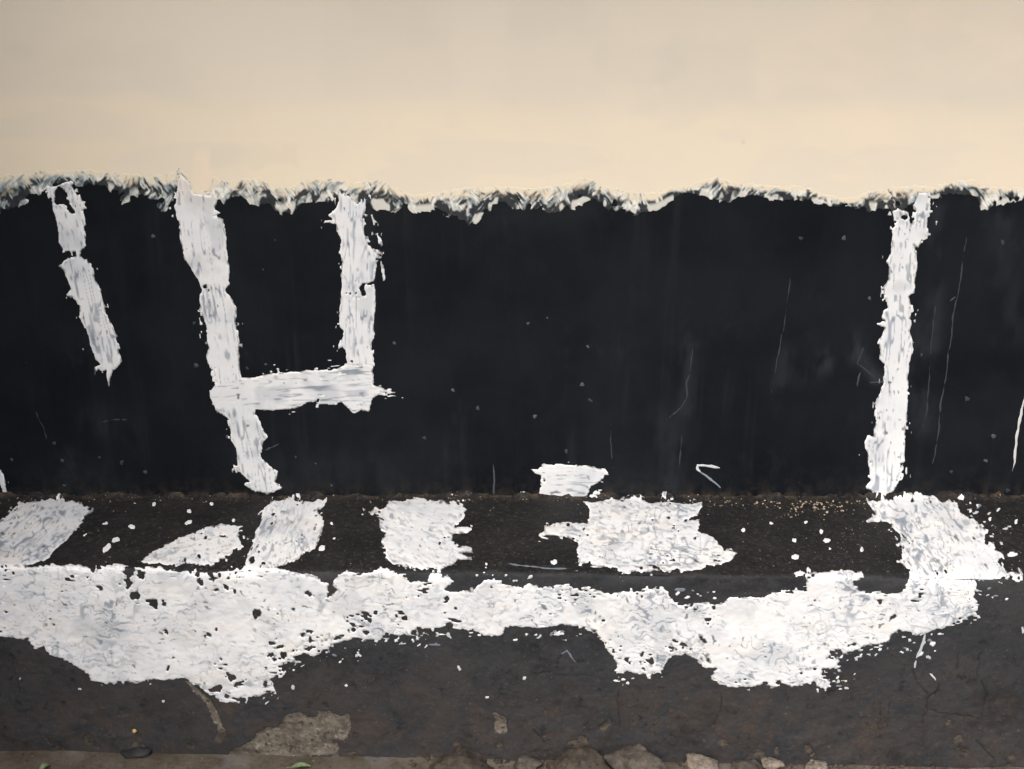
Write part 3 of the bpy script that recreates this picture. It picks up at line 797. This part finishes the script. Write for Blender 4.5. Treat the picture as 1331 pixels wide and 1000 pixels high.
# --- on the ledge and its face
cp = Canvas(-190, 1400, 642, 926, 1.0)
cp.mark("paint_block", cr('A', (-420, 190), (-250, 120), (-200, 180), (-140, 260), (-60, 230), (0, 186), (50, 148), (115, 88), (220, 83), (280, 76), (400, 88), (420, 108), (476, 117), (440, 162), (390, 232), (320, 292), (280, 342), (235, 382), (130, 414), (-100, 414), (-420, 408)), -38,
        label="slanted white block on the ledge at the left edge")
cp.mark("paint_block", cr('A', (722, 396), (758, 350), (850, 305), (930, 265), (1020, 235), (1060, 213), (1120, 204), (1200, 203), (1216, 260), (1232, 310), (1190, 330), (1170, 362), (1120, 372), (1080, 406), (960, 402), (900, 416), (840, 406), (730, 406)), -12,
        label="white lozenge with a pointed left end on the ledge")
cp.hole(ell('A', 1130, 262, 26, 7, 20)); cp.hole(ell('A', 1192, 335, 16, 14))
cp.mark("paint_block", cr('B', (140, 150), (200, 90), (310, 66), (340, 84), (420, 90), (482, 78), (476, 122), (438, 128), (470, 170), (469, 220), (456, 282), (430, 322), (370, 356), (340, 382), (250, 416), (210, 424), (85, 424), (78, 378), (100, 320), (125, 250), (160, 160)), -62,
        label="white block on the ledge below the tail stroke")
cp.mark("paint_block", cr('B', (700, 140), (735, 122), (765, 135), (790, 110), (800, 78), (860, 90), (920, 74), (1000, 85), (1130, 94), (1202, 130), (1192, 160), (1170, 190), (1130, 216), (1226, 222), (1228, 236), (1180, 252), (1132, 256), (1120, 290), (1152, 318), (1222, 325), (1226, 346), (1162, 354), (1222, 372), (1222, 380), (1160, 386), (1120, 416), (1050, 432), (960, 432), (880, 416), (820, 402), (788, 370), (792, 330), (763, 285), (790, 250), (748, 200), (762, 165), (715, 152)), 20,
        label="white block with ragged right side in the middle of the ledge")
cp.mark("paint_block", cr('C', (468, 86), (520, 94), (600, 80), (740, 68), (810, 95), (860, 78), (960, 95), (1000, 95), (1062, 92), (1052, 142), (1020, 170), (982, 180), (1056, 184), (1046, 240), (1070, 248), (1112, 258), (1142, 290), (1176, 337), (1216, 323), (1248, 350), (1202, 387), (1130, 416), (1086, 412), (1060, 431), (950, 442), (820, 436), (660, 452), (600, 426), (520, 416), (495, 396), (445, 410), (428, 340), (435, 290), (400, 276), (300, 256), (252, 264), (264, 208), (330, 199), (420, 194), (490, 195), (500, 122)), 8,
        label="widest white block on the ledge, arm on its left side")
cp.hole(ell('C', 1032, 265, 16, 9))
cp.mark("paint_block", cr('D', (535, 90), (620, 80), (720, 68), (800, 64), (870, 66), (920, 90), (985, 90), (1000, 140), (1062, 182), (1142, 240), (1130, 300), (1180, 340), (1226, 360), (1196, 396), (1240, 440), (1316, 465), (1200, 477), (1100, 478), (1000, 482), (760, 482), (752, 440), (686, 392), (722, 390), (700, 322), (658, 322), (690, 300), (710, 270), (670, 230), (660, 200), (600, 186), (532, 186), (580, 150)), 55,
        label="white block at the right end of the ledge")
TOPB = cr('A', (-730, 430), (-400, 420), (-200, 425), (0, 428), (130, 418), (300, 413), (450, 410), (470, 445), (490, 412), (620, 408), (700, 420), (830, 420), (940, 440), (1020, 455), (1100, 450), (1180, 425), (1260, 412)) \
    + cr('B', (100, 405), (212, 424), (300, 428), (340, 458), (440, 468), (494, 510), (500, 548), (470, 585), (545, 535), (520, 512), (548, 458), (590, 440), (640, 450), (760, 435), (800, 425), (830, 450), (880, 472), (920, 492), (1000, 490), (1015, 450), (1060, 443), (1082, 480), (1100, 455), (1132, 490), (1092, 532), (1140, 542), (1230, 535), (1280, 500)) \
    + cr('C', (10, 468), (50, 505), (120, 525), (190, 510), (250, 522), (330, 512), (440, 530), (500, 518), (560, 547), (680, 552), (750, 540), (800, 535), (860, 523), (892, 545), (907, 580), (950, 605), (970, 617), (1090, 600), (1130, 612), (1180, 600), (1200, 570), (1300, 574)) \
    + cr('D', (0, 565), (100, 545), (222, 535), (225, 460), (300, 450), (502, 446), (512, 470), (460, 500), (500, 542), (600, 545), (620, 556), (690, 552), (740, 510), (760, 478), (1000, 484), (1092, 488), (1086, 530), (1060, 560), (1086, 600), (1092, 640))
BOTB = cr('H', (1062, 8), (1000, 38), (930, 60), (870, 72), (830, 92), (790, 102), (720, 74), (700, 90), (660, 95), (640, 130), (560, 150), (480, 180), (420, 190), (390, 172), (345, 180), (330, 220), (385, 230), (372, 262), (300, 270), (345, 352), (300, 372), (260, 340), (200, 350), (150, 370), (100, 350), (60, 372), (10, 352)) \
    + cr('G', (1300, 364), (1210, 368), (1160, 346), (1108, 310), (1150, 272), (1090, 272), (1040, 222), (980, 192), (960, 207), (912, 206), (882, 240), (856, 292), (800, 292), (730, 292), (680, 286), (620, 304), (646, 250), (630, 230), (590, 180), (560, 130), (530, 85), (470, 60), (350, 50), (250, 60), (150, 60), (70, 60), (40, 106), (10, 106)) \
    + cr('F', (1290, 102), (1230, 75), (1170, 65), (1110, 38), (1070, 62), (1000, 66), (950, 60), (962, 106), (900, 96), (850, 102), (790, 96), (740, 132), (690, 122), (620, 116), (570, 126), (520, 152), (470, 182), (420, 206), (370, 192), (300, 212), (342, 242), (290, 242), (260, 262), (262, 292), (200, 322), (232, 402), (180, 392), (150, 412), (90, 412), (70, 454), (30, 442)) \
    + cr('E', (1180, 412), (1262, 416), (1252, 458), (1200, 442), (1150, 446), (1060, 402), (1020, 362), (940, 326), (850, 326), (760, 332), (720, 342), (600, 336), (540, 346), (470, 332), (430, 290), (400, 265), (330, 226), (260, 202), (222, 150), (180, 172), (150, 120), (100, 116), (50, 116), (0, 110), (-120, 80), (-260, 95), (-420, 60), (-600, 70), (-730, 50))
cp.mark("paint_band", TOPB + BOTB, 4, label="long wavy white band along the front of the ledge")
for a in (('A', 510, 518, 15, 14), ('A', 660, 440, 28, 26), ('A', 690, 565, 26, 20), ('A', 655, 500, 16, 30), ('A', 780, 602, 32, 20, 30), ('A', 838, 606, 10, 20, -35), ('A', 712, 455, 16, 22), ('A', 845, 745, 12, 22, -25), ('A', 1060, 768, 12, 10),
          ('A', 1120, 885, 14, 10, 30), ('A', 875, 885, 12, 10), ('A', 1080, 475, 12, 26, -30), ('A', 1143, 515, 30, 12, 30), ('A', 1020, 500, 12, 14), ('A', 1195, 455, 34, 8, -40), ('A', 990, 452, 40, 9, 18), ('A', 880, 426, 50, 10), ('A', 1102, 536, 10, 8),
          ('B', 384, 755, 34, 11, -22), ('B', 692, 660, 24, 10, 28), ('B', 1010, 590, 12, 9), ('B', 1097, 585, 12, 12), ('B', 130, 655, 18, 24, -30), ('B', 192, 635, 13, 10), ('B', 320, 640, 16, 9, 40), ('B', 395, 560, 28, 9, 12), ('B', 205, 880, 10, 28, -30),
          ('B', 375, 460, 16, 9), ('B', 325, 458, 10, 10), ('C', 550, 567, 16, 8, 25), ('C', 632, 567, 15, 7), ('C', 1100, 702, 12, 8), ('C', 1130, 615, 8, 14), ('C', 570, 690, 10, 7),
          ('G', 800, 235, 26, 13, 25), ('G', 905, 165, 36, 11, 12), ('G', 968, 150, 18, 8, 20), ('G', 1100, 230, 16, 10, 20), ('G', 690, 236, 22, 7, 50), ('G', 760, 240, 12, 9), ('G', 1065, 120, 8, 28, -40), ('G', 855, 102, 9, 8), ('G', 925, 130, 26, 7, 15),
          ('E', 1190, 320, 18, 16), ('E', 1105, 378, 34, 16, -15), ('E', 1200, 360, 34, 9, -38), ('E', 1160, 300, 30, 9, 40), ('E', 1302, 335, 10, 10), ('E', 1160, 400, 20, 8, -40), ('E', 870, 220, 12, 8),
          ('D', 480, 505, 26, 12, 30), ('D', 600, 605, 8, 24, -25), ('D', 655, 680, 8, 28, 40), ('D', 270, 590, 7, 40, 42), ('D', 325, 805, 12, 9), ('D', 455, 815, 30, 8, -15), ('D', 700, 745, 12, 6), ('H', 360, 215, 20, 12, 20), ('H', 325, 300, 24, 12, -20), ('H', 280, 275, 18, 8, -20), ('H', 120, 300, 24, 8, 30), ('H', 200, 290, 10, 16, -30), ('H', 85, 340, 22, 8, -20),
          ('F', 250, 160, 26, 8, -15), ('F', 330, 180, 30, 10), ('F', 400, 170, 26, 14, -20), ('F', 550, 115, 26, 9, -15), ('F', 620, 75, 22, 11), ('F', 690, 85, 20, 13, 20), ('F', 275, 200, 14, 22), ('F', 215, 205, 10, 26, -30), ('F', 40, 350, 34, 10, -25), ('F', 180, 355, 18, 10), ('F', 125, 335, 8, 8), ('F', 470, 130, 18, 6), ('F', 1090, 45, 26, 10, -15), ('F', 930, 90, 10, 12),
          ('G', 100, 75, 34, 8), ('G', 200, 72, 20, 8), ('G', 290, 70, 26, 8)):
    cp.hole(ell(*a))
SPP = []
def sl(k, x, y, rx, ry=None, rot=0.0, grey=0.0, warm=0.1, kind=0):
    q = 0.74 if k in 'EFGH' else 0.85
    SPP.append((kind, ell(k, x, y, rx * q, (ry or rx) * q, rot, 9), warm, max(grey, rnd.uniform(0.0, 0.55) if k in 'EFGH' else 0.0)))
for a in (('A', 690, 95, 24, 9), ('A', 782, 100, 11, 11), ('A', 532, 200, 26, 13, -15), ('A', 672, 218, 23, 16), ('A', 432, 260, 17, 12, -30), ('A', 960, 195, 20, 12, -20), ('A', 960, 132, 11), ('A', 1075, 97, 11), ('A', 1190, 180, 12),
          ('A', 545, 325, 32, 18, -40), ('A', 585, 288, 26, 17, -20), ('B', 512, 200, 11), ('B', 528, 276, 9), ('B', 462, 325, 22, 15, -30), ('B', 15, 180, 11), ('B', 465, 145, 12, 8),
          ('C', 310, 395, 22, 17), ('C', 1275, 232, 14), ('D', 160, 285, 18, 15), ('D', 322, 286, 23, 16), ('D', 165, 372, 27, 18), ('D', 186, 455, 27, 13), ('D', 236, 438, 13), ('D', 505, 332, 11, 14), ('D', 1158, 182, 13), ('D', 1292, 195, 13), ('D', 1272, 360, 32, 13),
          ('D', 1120, 215, 22, 8, 35), ('D', 1165, 310, 26, 8, 40), ('D', 1305, 490, 14, 9), ('D', 300, 240, 10), ('D', 345, 330, 9), ('D', 45, 200, 9), ('D', 220, 190, 10), ('D', 1005, 75, 22, 12), ('D', 1060, 100, 14, 9), ('D', 1090, 110, 9),
          ('B', 1300, 408, 12), ('F', 315, 368, 11, 16, -20), ('F', 590, 360, 22, 12, 15), ('F', 1160, 270, 10, 17, -30), ('F', 1305, 416, 16, 13), ('F', 345, 240, 24, 9), ('F', 655, 200, 7, 28, -40), ('F', 1110, 105, 8, 26, -35), ('F', 930, 128, 10),
          ('G', 160, 320, 12, 10, 30), ('G', 685, 345, 19, 12, -25), ('G', 715, 320, 11, 9), ('G', 245, 110, 34, 10, -8), ('G', 345, 95, 30, 10, -8), ('G', 375, 125, 10, 8),
          ('H', 868, 148, 19, 14, -20), ('H', 880, 182, 13, 10), ('H', 872, 318, 8, 52, -40), ('H', 750, 125, 14), ('H', 740, 175, 12), ('H', 370, 230, 18, 16), ('H', 425, 335, 16, 14), ('H', 905, 95, 28, 9), ('H', 845, 215, 12, 7, 0, 0.6), ('H', 780, 245, 9, 34, 8, 0.6), ('H', 490, 210, 30, 9, -15, 0.6),
          ('H', 1326, 75, 14, 28, 0, 0.0, 1.0), ('E', 195, 150, 26, 14, 30), ('E', 405, 375, 9, 7, 0, 0.5), ('E', 105, 320, 8, 6, 0, 0.6), ('E', 832, 440, 8, 8, 0, 0.5), ('E', 585, 340, 20, 7, -35), ('E', 765, 350, 10, 8), ('E', 302, 518, 9, 7, 0, 0.5, 0.8)):
    sl(*a)
for cx, cy, sx, sy, n in ((1078, 884, 24, 7, 26), (1092, 856, 14, 8, 16), (1195, 836, 18, 8, 16), (1120, 846, 20, 6, 10), (420, 848, 46, 9, 22), (372, 866, 12, 10, 10), (545, 832, 30, 5, 14), (705, 826, 30, 4, 12), (812, 880, 12, 6, 8),
                          (1285, 692, 12, 26, 18), (1262, 655, 10, 8, 8), (1285, 770, 12, 14, 12), (640, 752, 30, 6, 14), (905, 775, 30, 5, 10), (60, 822, 25, 5, 8), (330, 905, 30, 7, 12), (1165, 690, 6, 24, 8)):
    for _ in range(n):
        x, y = rnd.gauss(cx, sx), rnd.gauss(cy, sy)
        a, l, w = rnd.uniform(-0.9, 0.4), rnd.uniform(1.4, 4.2), rnd.uniform(0.9, 1.7)
        P = [(x + l * math.cos(q) * math.cos(a) - w * math.sin(q) * math.sin(a), y + l * math.cos(q) * math.sin(a) + w * math.sin(q) * math.cos(a)) for q in [k * math.pi / 4 for k in range(8)]]
        SPP.append((0, P, 0.1, rnd.choice((0.0, 0.1, 0.5, 1.2))))
LNP = [(cr('C', (70, 405), (150, 415), (270, 428), (380, 430)), 1.1, 1.35, 0.1, "scuff", {}),
       (cr('G', (345, 200), (380, 180), (420, 240)), 0.9, 1.4, 0.0, "scuff", {}),
       (cr('F', (1010, 150), (1065, 152)), 1.5, 1.3, 0.0, "scuff", {}),
       (cr('H', (830, 100), (810, 170), (780, 220)), 1.8, 0.55, 0.2, "scuff", {}),
       (cr('C', (930, 535), (980, 535)), 2.0, 1.3, 0.2, "scuff", {})]
finish(cp, 'plinth', plinth, rag=0.75, squiggle=1.0, fleck=1.0, thick=0.0011, specks=SPP, lines=LNP, extra_holes=0.8)

# ------------------------------------------------------------------ crumbs, stones, leaves
def lump(seed, subdiv=2, rough=0.35, flat=(1, 1, 1)):
    import bmesh
    bm = bmesh.new()
    bmesh.ops.create_icosphere(bm, subdivisions=subdiv, radius=1.0)
    V = np.array([v.co[:] for v in bm.verts])
    r = 1 + rough * (vnoise(V[:, 0] * 1.3 + V[:, 2], V[:, 1] * 1.3, seed) - 0.5) * 2 + rough * 0.5 * (vnoise(V[:, 0] * 3 + 7, V[:, 1] * 3 + V[:, 2] * 3, seed + 1) - 0.5)
    # a few flat broken facets
    rs = np.random.RandomState(seed)
    V = V * r[:, None]
    for _ in range(7):
        n = rs.normal(size=3); n /= np.linalg.norm(n)
        d = V @ n; lim = 0.62 + 0.25 * rs.rand()
        V -= np.clip(d - lim, 0, None)[:, None] * n * 0.85
    V *= np.array(flat)
    Q = [[v.index for v in f.verts] for f in bm.faces]
    bm.free()
    return V, np.array(Q)

def tri_mesh(name, V, T, smooth=False):
    me = bpy.data.meshes.new(name)
    me.from_pydata([tuple(v) for v in V], [], [tuple(t) for t in T])
    if smooth: me.polygons.foreach_set("use_smooth", np.ones(len(T), bool))
    me.update()
    return me

def scatter(name, pts, sizes, mat, parent, seed):
    base = [lump(seed + k, 1, 0.4) for k in range(4)]
    VV, TT, off = [], [], 0
    rs = np.random.RandomState(seed)
    for p, s in zip(pts, sizes):
        V, T = base[rs.randint(4)]
        a, b = rs.rand(2) * 6.28
        R = np.array([[math.cos(a), -math.sin(a), 0], [math.sin(a), math.cos(a), 0], [0, 0, 1]]) @ np.array([[1, 0, 0], [0, math.cos(b), -math.sin(b)], [0, math.sin(b), math.cos(b)]])
        VV.append((V * np.array([1, 0.8, 0.6])) @ R.T * s + p); TT.append(T + off); off += len(V)
    o = link(name, tri_mesh(name, np.concatenate(VV), np.concatenate(TT)), mat, parent)
    o['kind'] = "stuff"
    return o

rs = np.random.RandomState(3)
# beige crumbs swept against the wall, thicker at the right
def on_ledge(px, py):
    x, s = px_plinth(np.array(px, float), np.array(py, float))
    return plinth_point(x, s, 0.001)
pxs = np.concatenate([rs.uniform(0, 1331, 90), rs.normal(1065, 42, 110), rs.uniform(920, 985, 26), rs.normal(590, 18, 16), rs.normal(40, 60, 14)])
pys = np.concatenate([rs.uniform(647, 654, 90), 652 + np.abs(rs.normal(0, 9, 110)), rs.uniform(651, 659, 26), rs.uniform(648, 656, 16), rs.uniform(648, 655, 14)])
scatter("grit", on_ledge(pxs, pys), rs.uniform(0.0010, 0.0034, len(pxs)) * np.where(np.abs(pxs - 1065) < 90, 1.2, 0.8), M_GRIT, plinth, 200)
pxs = np.concatenate([rs.uniform(-20, 1350, 240), rs.uniform(960, 1331, 150)]); pys = np.concatenate([rs.uniform(655, 738, 240), rs.uniform(658, 742, 150)])
pale = rs.rand(390) < 0.5
scatter("grit", on_ledge(pxs[pale], pys[pale]), rs.uniform(0.0008, 0.0020, pale.sum()), M_GRIT, plinth, 210)
scatter("grit", on_ledge(pxs[~pale], pys[~pale]), rs.uniform(0.0010, 0.0026, (~pale).sum()), M_STONE, plinth, 220)

# gravel on the ground
gxp = rs.uniform(-1.3, 1.3, 520); gyp = rs.uniform(-0.60, -0.40, 520)
gp = np.stack([gxp, gyp, ground_z(gxp, gyp)], 1)
ok = gyp < -depth(gxp) - 0.003
gp = gp[ok]
rx_ = np.concatenate([rs.normal(0.14, 0.07, 90), rs.uniform(-0.25, 1.25, 170)]); ry_ = -depth(rx_) - np.abs(rs.normal(0.0, 0.012, 260)) - 0.002
gp2 = np.stack([rx_, ry_, ground_z(rx_, ry_)], 1)
scatter("gravel", gp2[::2], rs.uniform(0.003, 0.011, 130), M_STONE_DARK, None, 250)
scatter("gravel", gp2[1::2], rs.uniform(0.002, 0.008, 130), M_STONE, None, 260)
half = rs.rand(len(gp)) < 0.6
o = scatter("gravel", gp[half], rs.uniform(0.0010, 0.0040, half.sum()), M_STONE, None, 230)
o = scatter("gravel", gp[~half], rs.uniform(0.0008, 0.0026, (~half).sum()), M_STONE_PALE, None, 240)

# stones lying against the foot of the plinth: (photo column, top row, half width px, depth ratio, material, label)
STONES = [(826, 976, 42, M_STONE, "largest rounded brown stone at the foot of the plinth"),
          (913, 986, 29, M_STONE_PALE, "pale angular stone right of the largest stone at the plinth foot"),
          (750, 978, 42, M_STONE_DARK, "dark crumbly stone left of the largest stone at the plinth foot"),
          (590, 985, 52, M_STONE_DARK, "flat dark brown stone half buried below the middle of the plinth"),
          (974, 989, 26, M_STONE, "low brown stone right of the pale angular stone"),
          (1004, 987, 15, M_STONE_PALE, "small tan stone with a flat top, second from the right"),
          (1064, 990, 18, M_STONE_PALE, "small tan stone farthest right along the plinth foot"),
          (684, 984, 24, M_STONE, "little brown stone between the flat stone and the crumbly dark one")]
for k, (cx, ty, hw, m, lab) in enumerate(STONES):
    # the stone's crown stands a little in front of the face
    x0 = float(px_plinth(np.array([float(cx)]), np.array([960.0]))[0][0])
    rr = hw * 0.00162
    yc_ = -float(depth(x0)) - rr * 0.62
    dx, dy, dz = ray(cx, ty)
    t = (yc_ + CAM_D) / dy
    x_, ztop = float(dx * t), float(CAM_H + dz * t)
    V, T = lump(300 + k * 7, 4, 0.30)
    V = V + 0.16 * (fbm(V[:, 0] * 4 + V[:, 2] * 3, V[:, 1] * 4, 301 + k, 3) - 0.5)[:, None] * V * 2
    hz = max(0.012, min(rr * 0.6, 0.034))
    V = V * np.array([rr, rr * 0.75, hz])
    o = link("stone", tri_mesh("stone", V, T, True), m, None, label=lab, category="stone", group="stones along the foot of the plinth")
    o.location = (x_, yc_, ztop - V[:, 2].max())
    o.rotation_euler = (0, 0, rnd.uniform(-0.5, 0.5))

# clod of tar-black debris at the foot on the left
x0, y0 = px_ground(178, 985)
V, T = lump(401, 3, 0.5, (0.034, 0.018, 0.012))
o = link("tar_clod", tri_mesh("tar_clod", V, T, True), M_TAR, None, label="black lump of debris on the ground against the plinth at the left", category="debris")
o.location = (float(x0), -float(depth(float(x0))) - 0.008, 0.008)
def flake(name, px, py, rx, rz, mat, lab):
    a = np.array([float(px)]); b = np.array([float(py)])
    p = plinth_point(*px_plinth(a, b), 0.004)[0]
    V, T = lump(int(px), 2, 0.4, (rx, 0.004, rz))
    o = link(name, tri_mesh(name, V, T, True), mat, None, label=lab, category="crumb")
    o.location = tuple(p)
M_YEL = mat_plain("yellow_crumb", (0.45, 0.28, 0.09), (0.60, 0.42, 0.18), 80)
flake("crumb", 174.5, 951, 0.006, 0.006, M_YEL, "tiny yellow crumb stuck on the black face above the debris lump")

# leaves fallen on the dirt
def leaf(px, py, length, width, yaw, lab, tilt=0.25):
    n, m = 12, 5
    V, T = [], []
    for i in range(n + 1):
        t = i / n
        w = width * math.sin(math.pi * min(1, t ** 0.8)) ** 0.8 * 0.5
        for j in range(m):
            s = j / (m - 1) * 2 - 1
            V.append((t * length - length / 2, s * w, 0.004 + 0.006 * math.sin(t * 3.1) + 0.35 * abs(s) * w + 0.0006 * math.sin(t * 40)))
    for i in range(n):
        for j in range(m - 1):
            a = i * m + j
            T.append((a, a + m, a + m + 1, a + 1))
    me = tri_mesh("blade", V, T, True)
    x, y = px_ground(px, py)
    root = empty("leaf", lab, "leaf", (float(x), float(y), float(ground_z(np.array(x), np.array(y))) + 0.003), "green leaves on the dirt")
    root.rotation_euler = (tilt, 0.1, yaw)
    link("blade", me, M_LEAF, root)
    stem = [(length / 2 * -1 - 0.012 + 0.012 * k / 4, 0.0008 * c, 0.004 + 0.0008 * s) for k in range(5) for c, s in ((1, 0), (0, 1), (-1, 0), (0, -1))]
    tq = [(k * 4 + j, k * 4 + (j + 1) % 4, k * 4 + 4 + (j + 1) % 4, k * 4 + 4 + j) for k in range(4) for j in range(4)]
    link("stem", tri_mesh("stem", stem, tq, True), M_LEAF, root)
leaf(58, 1003, 0.028, 0.012, 1.1, "green leaf tip on the dirt near the left corner")
leaf(392, 1001, 0.044, 0.012, 0.2, "green leaf on the dirt below the bare concrete patch")
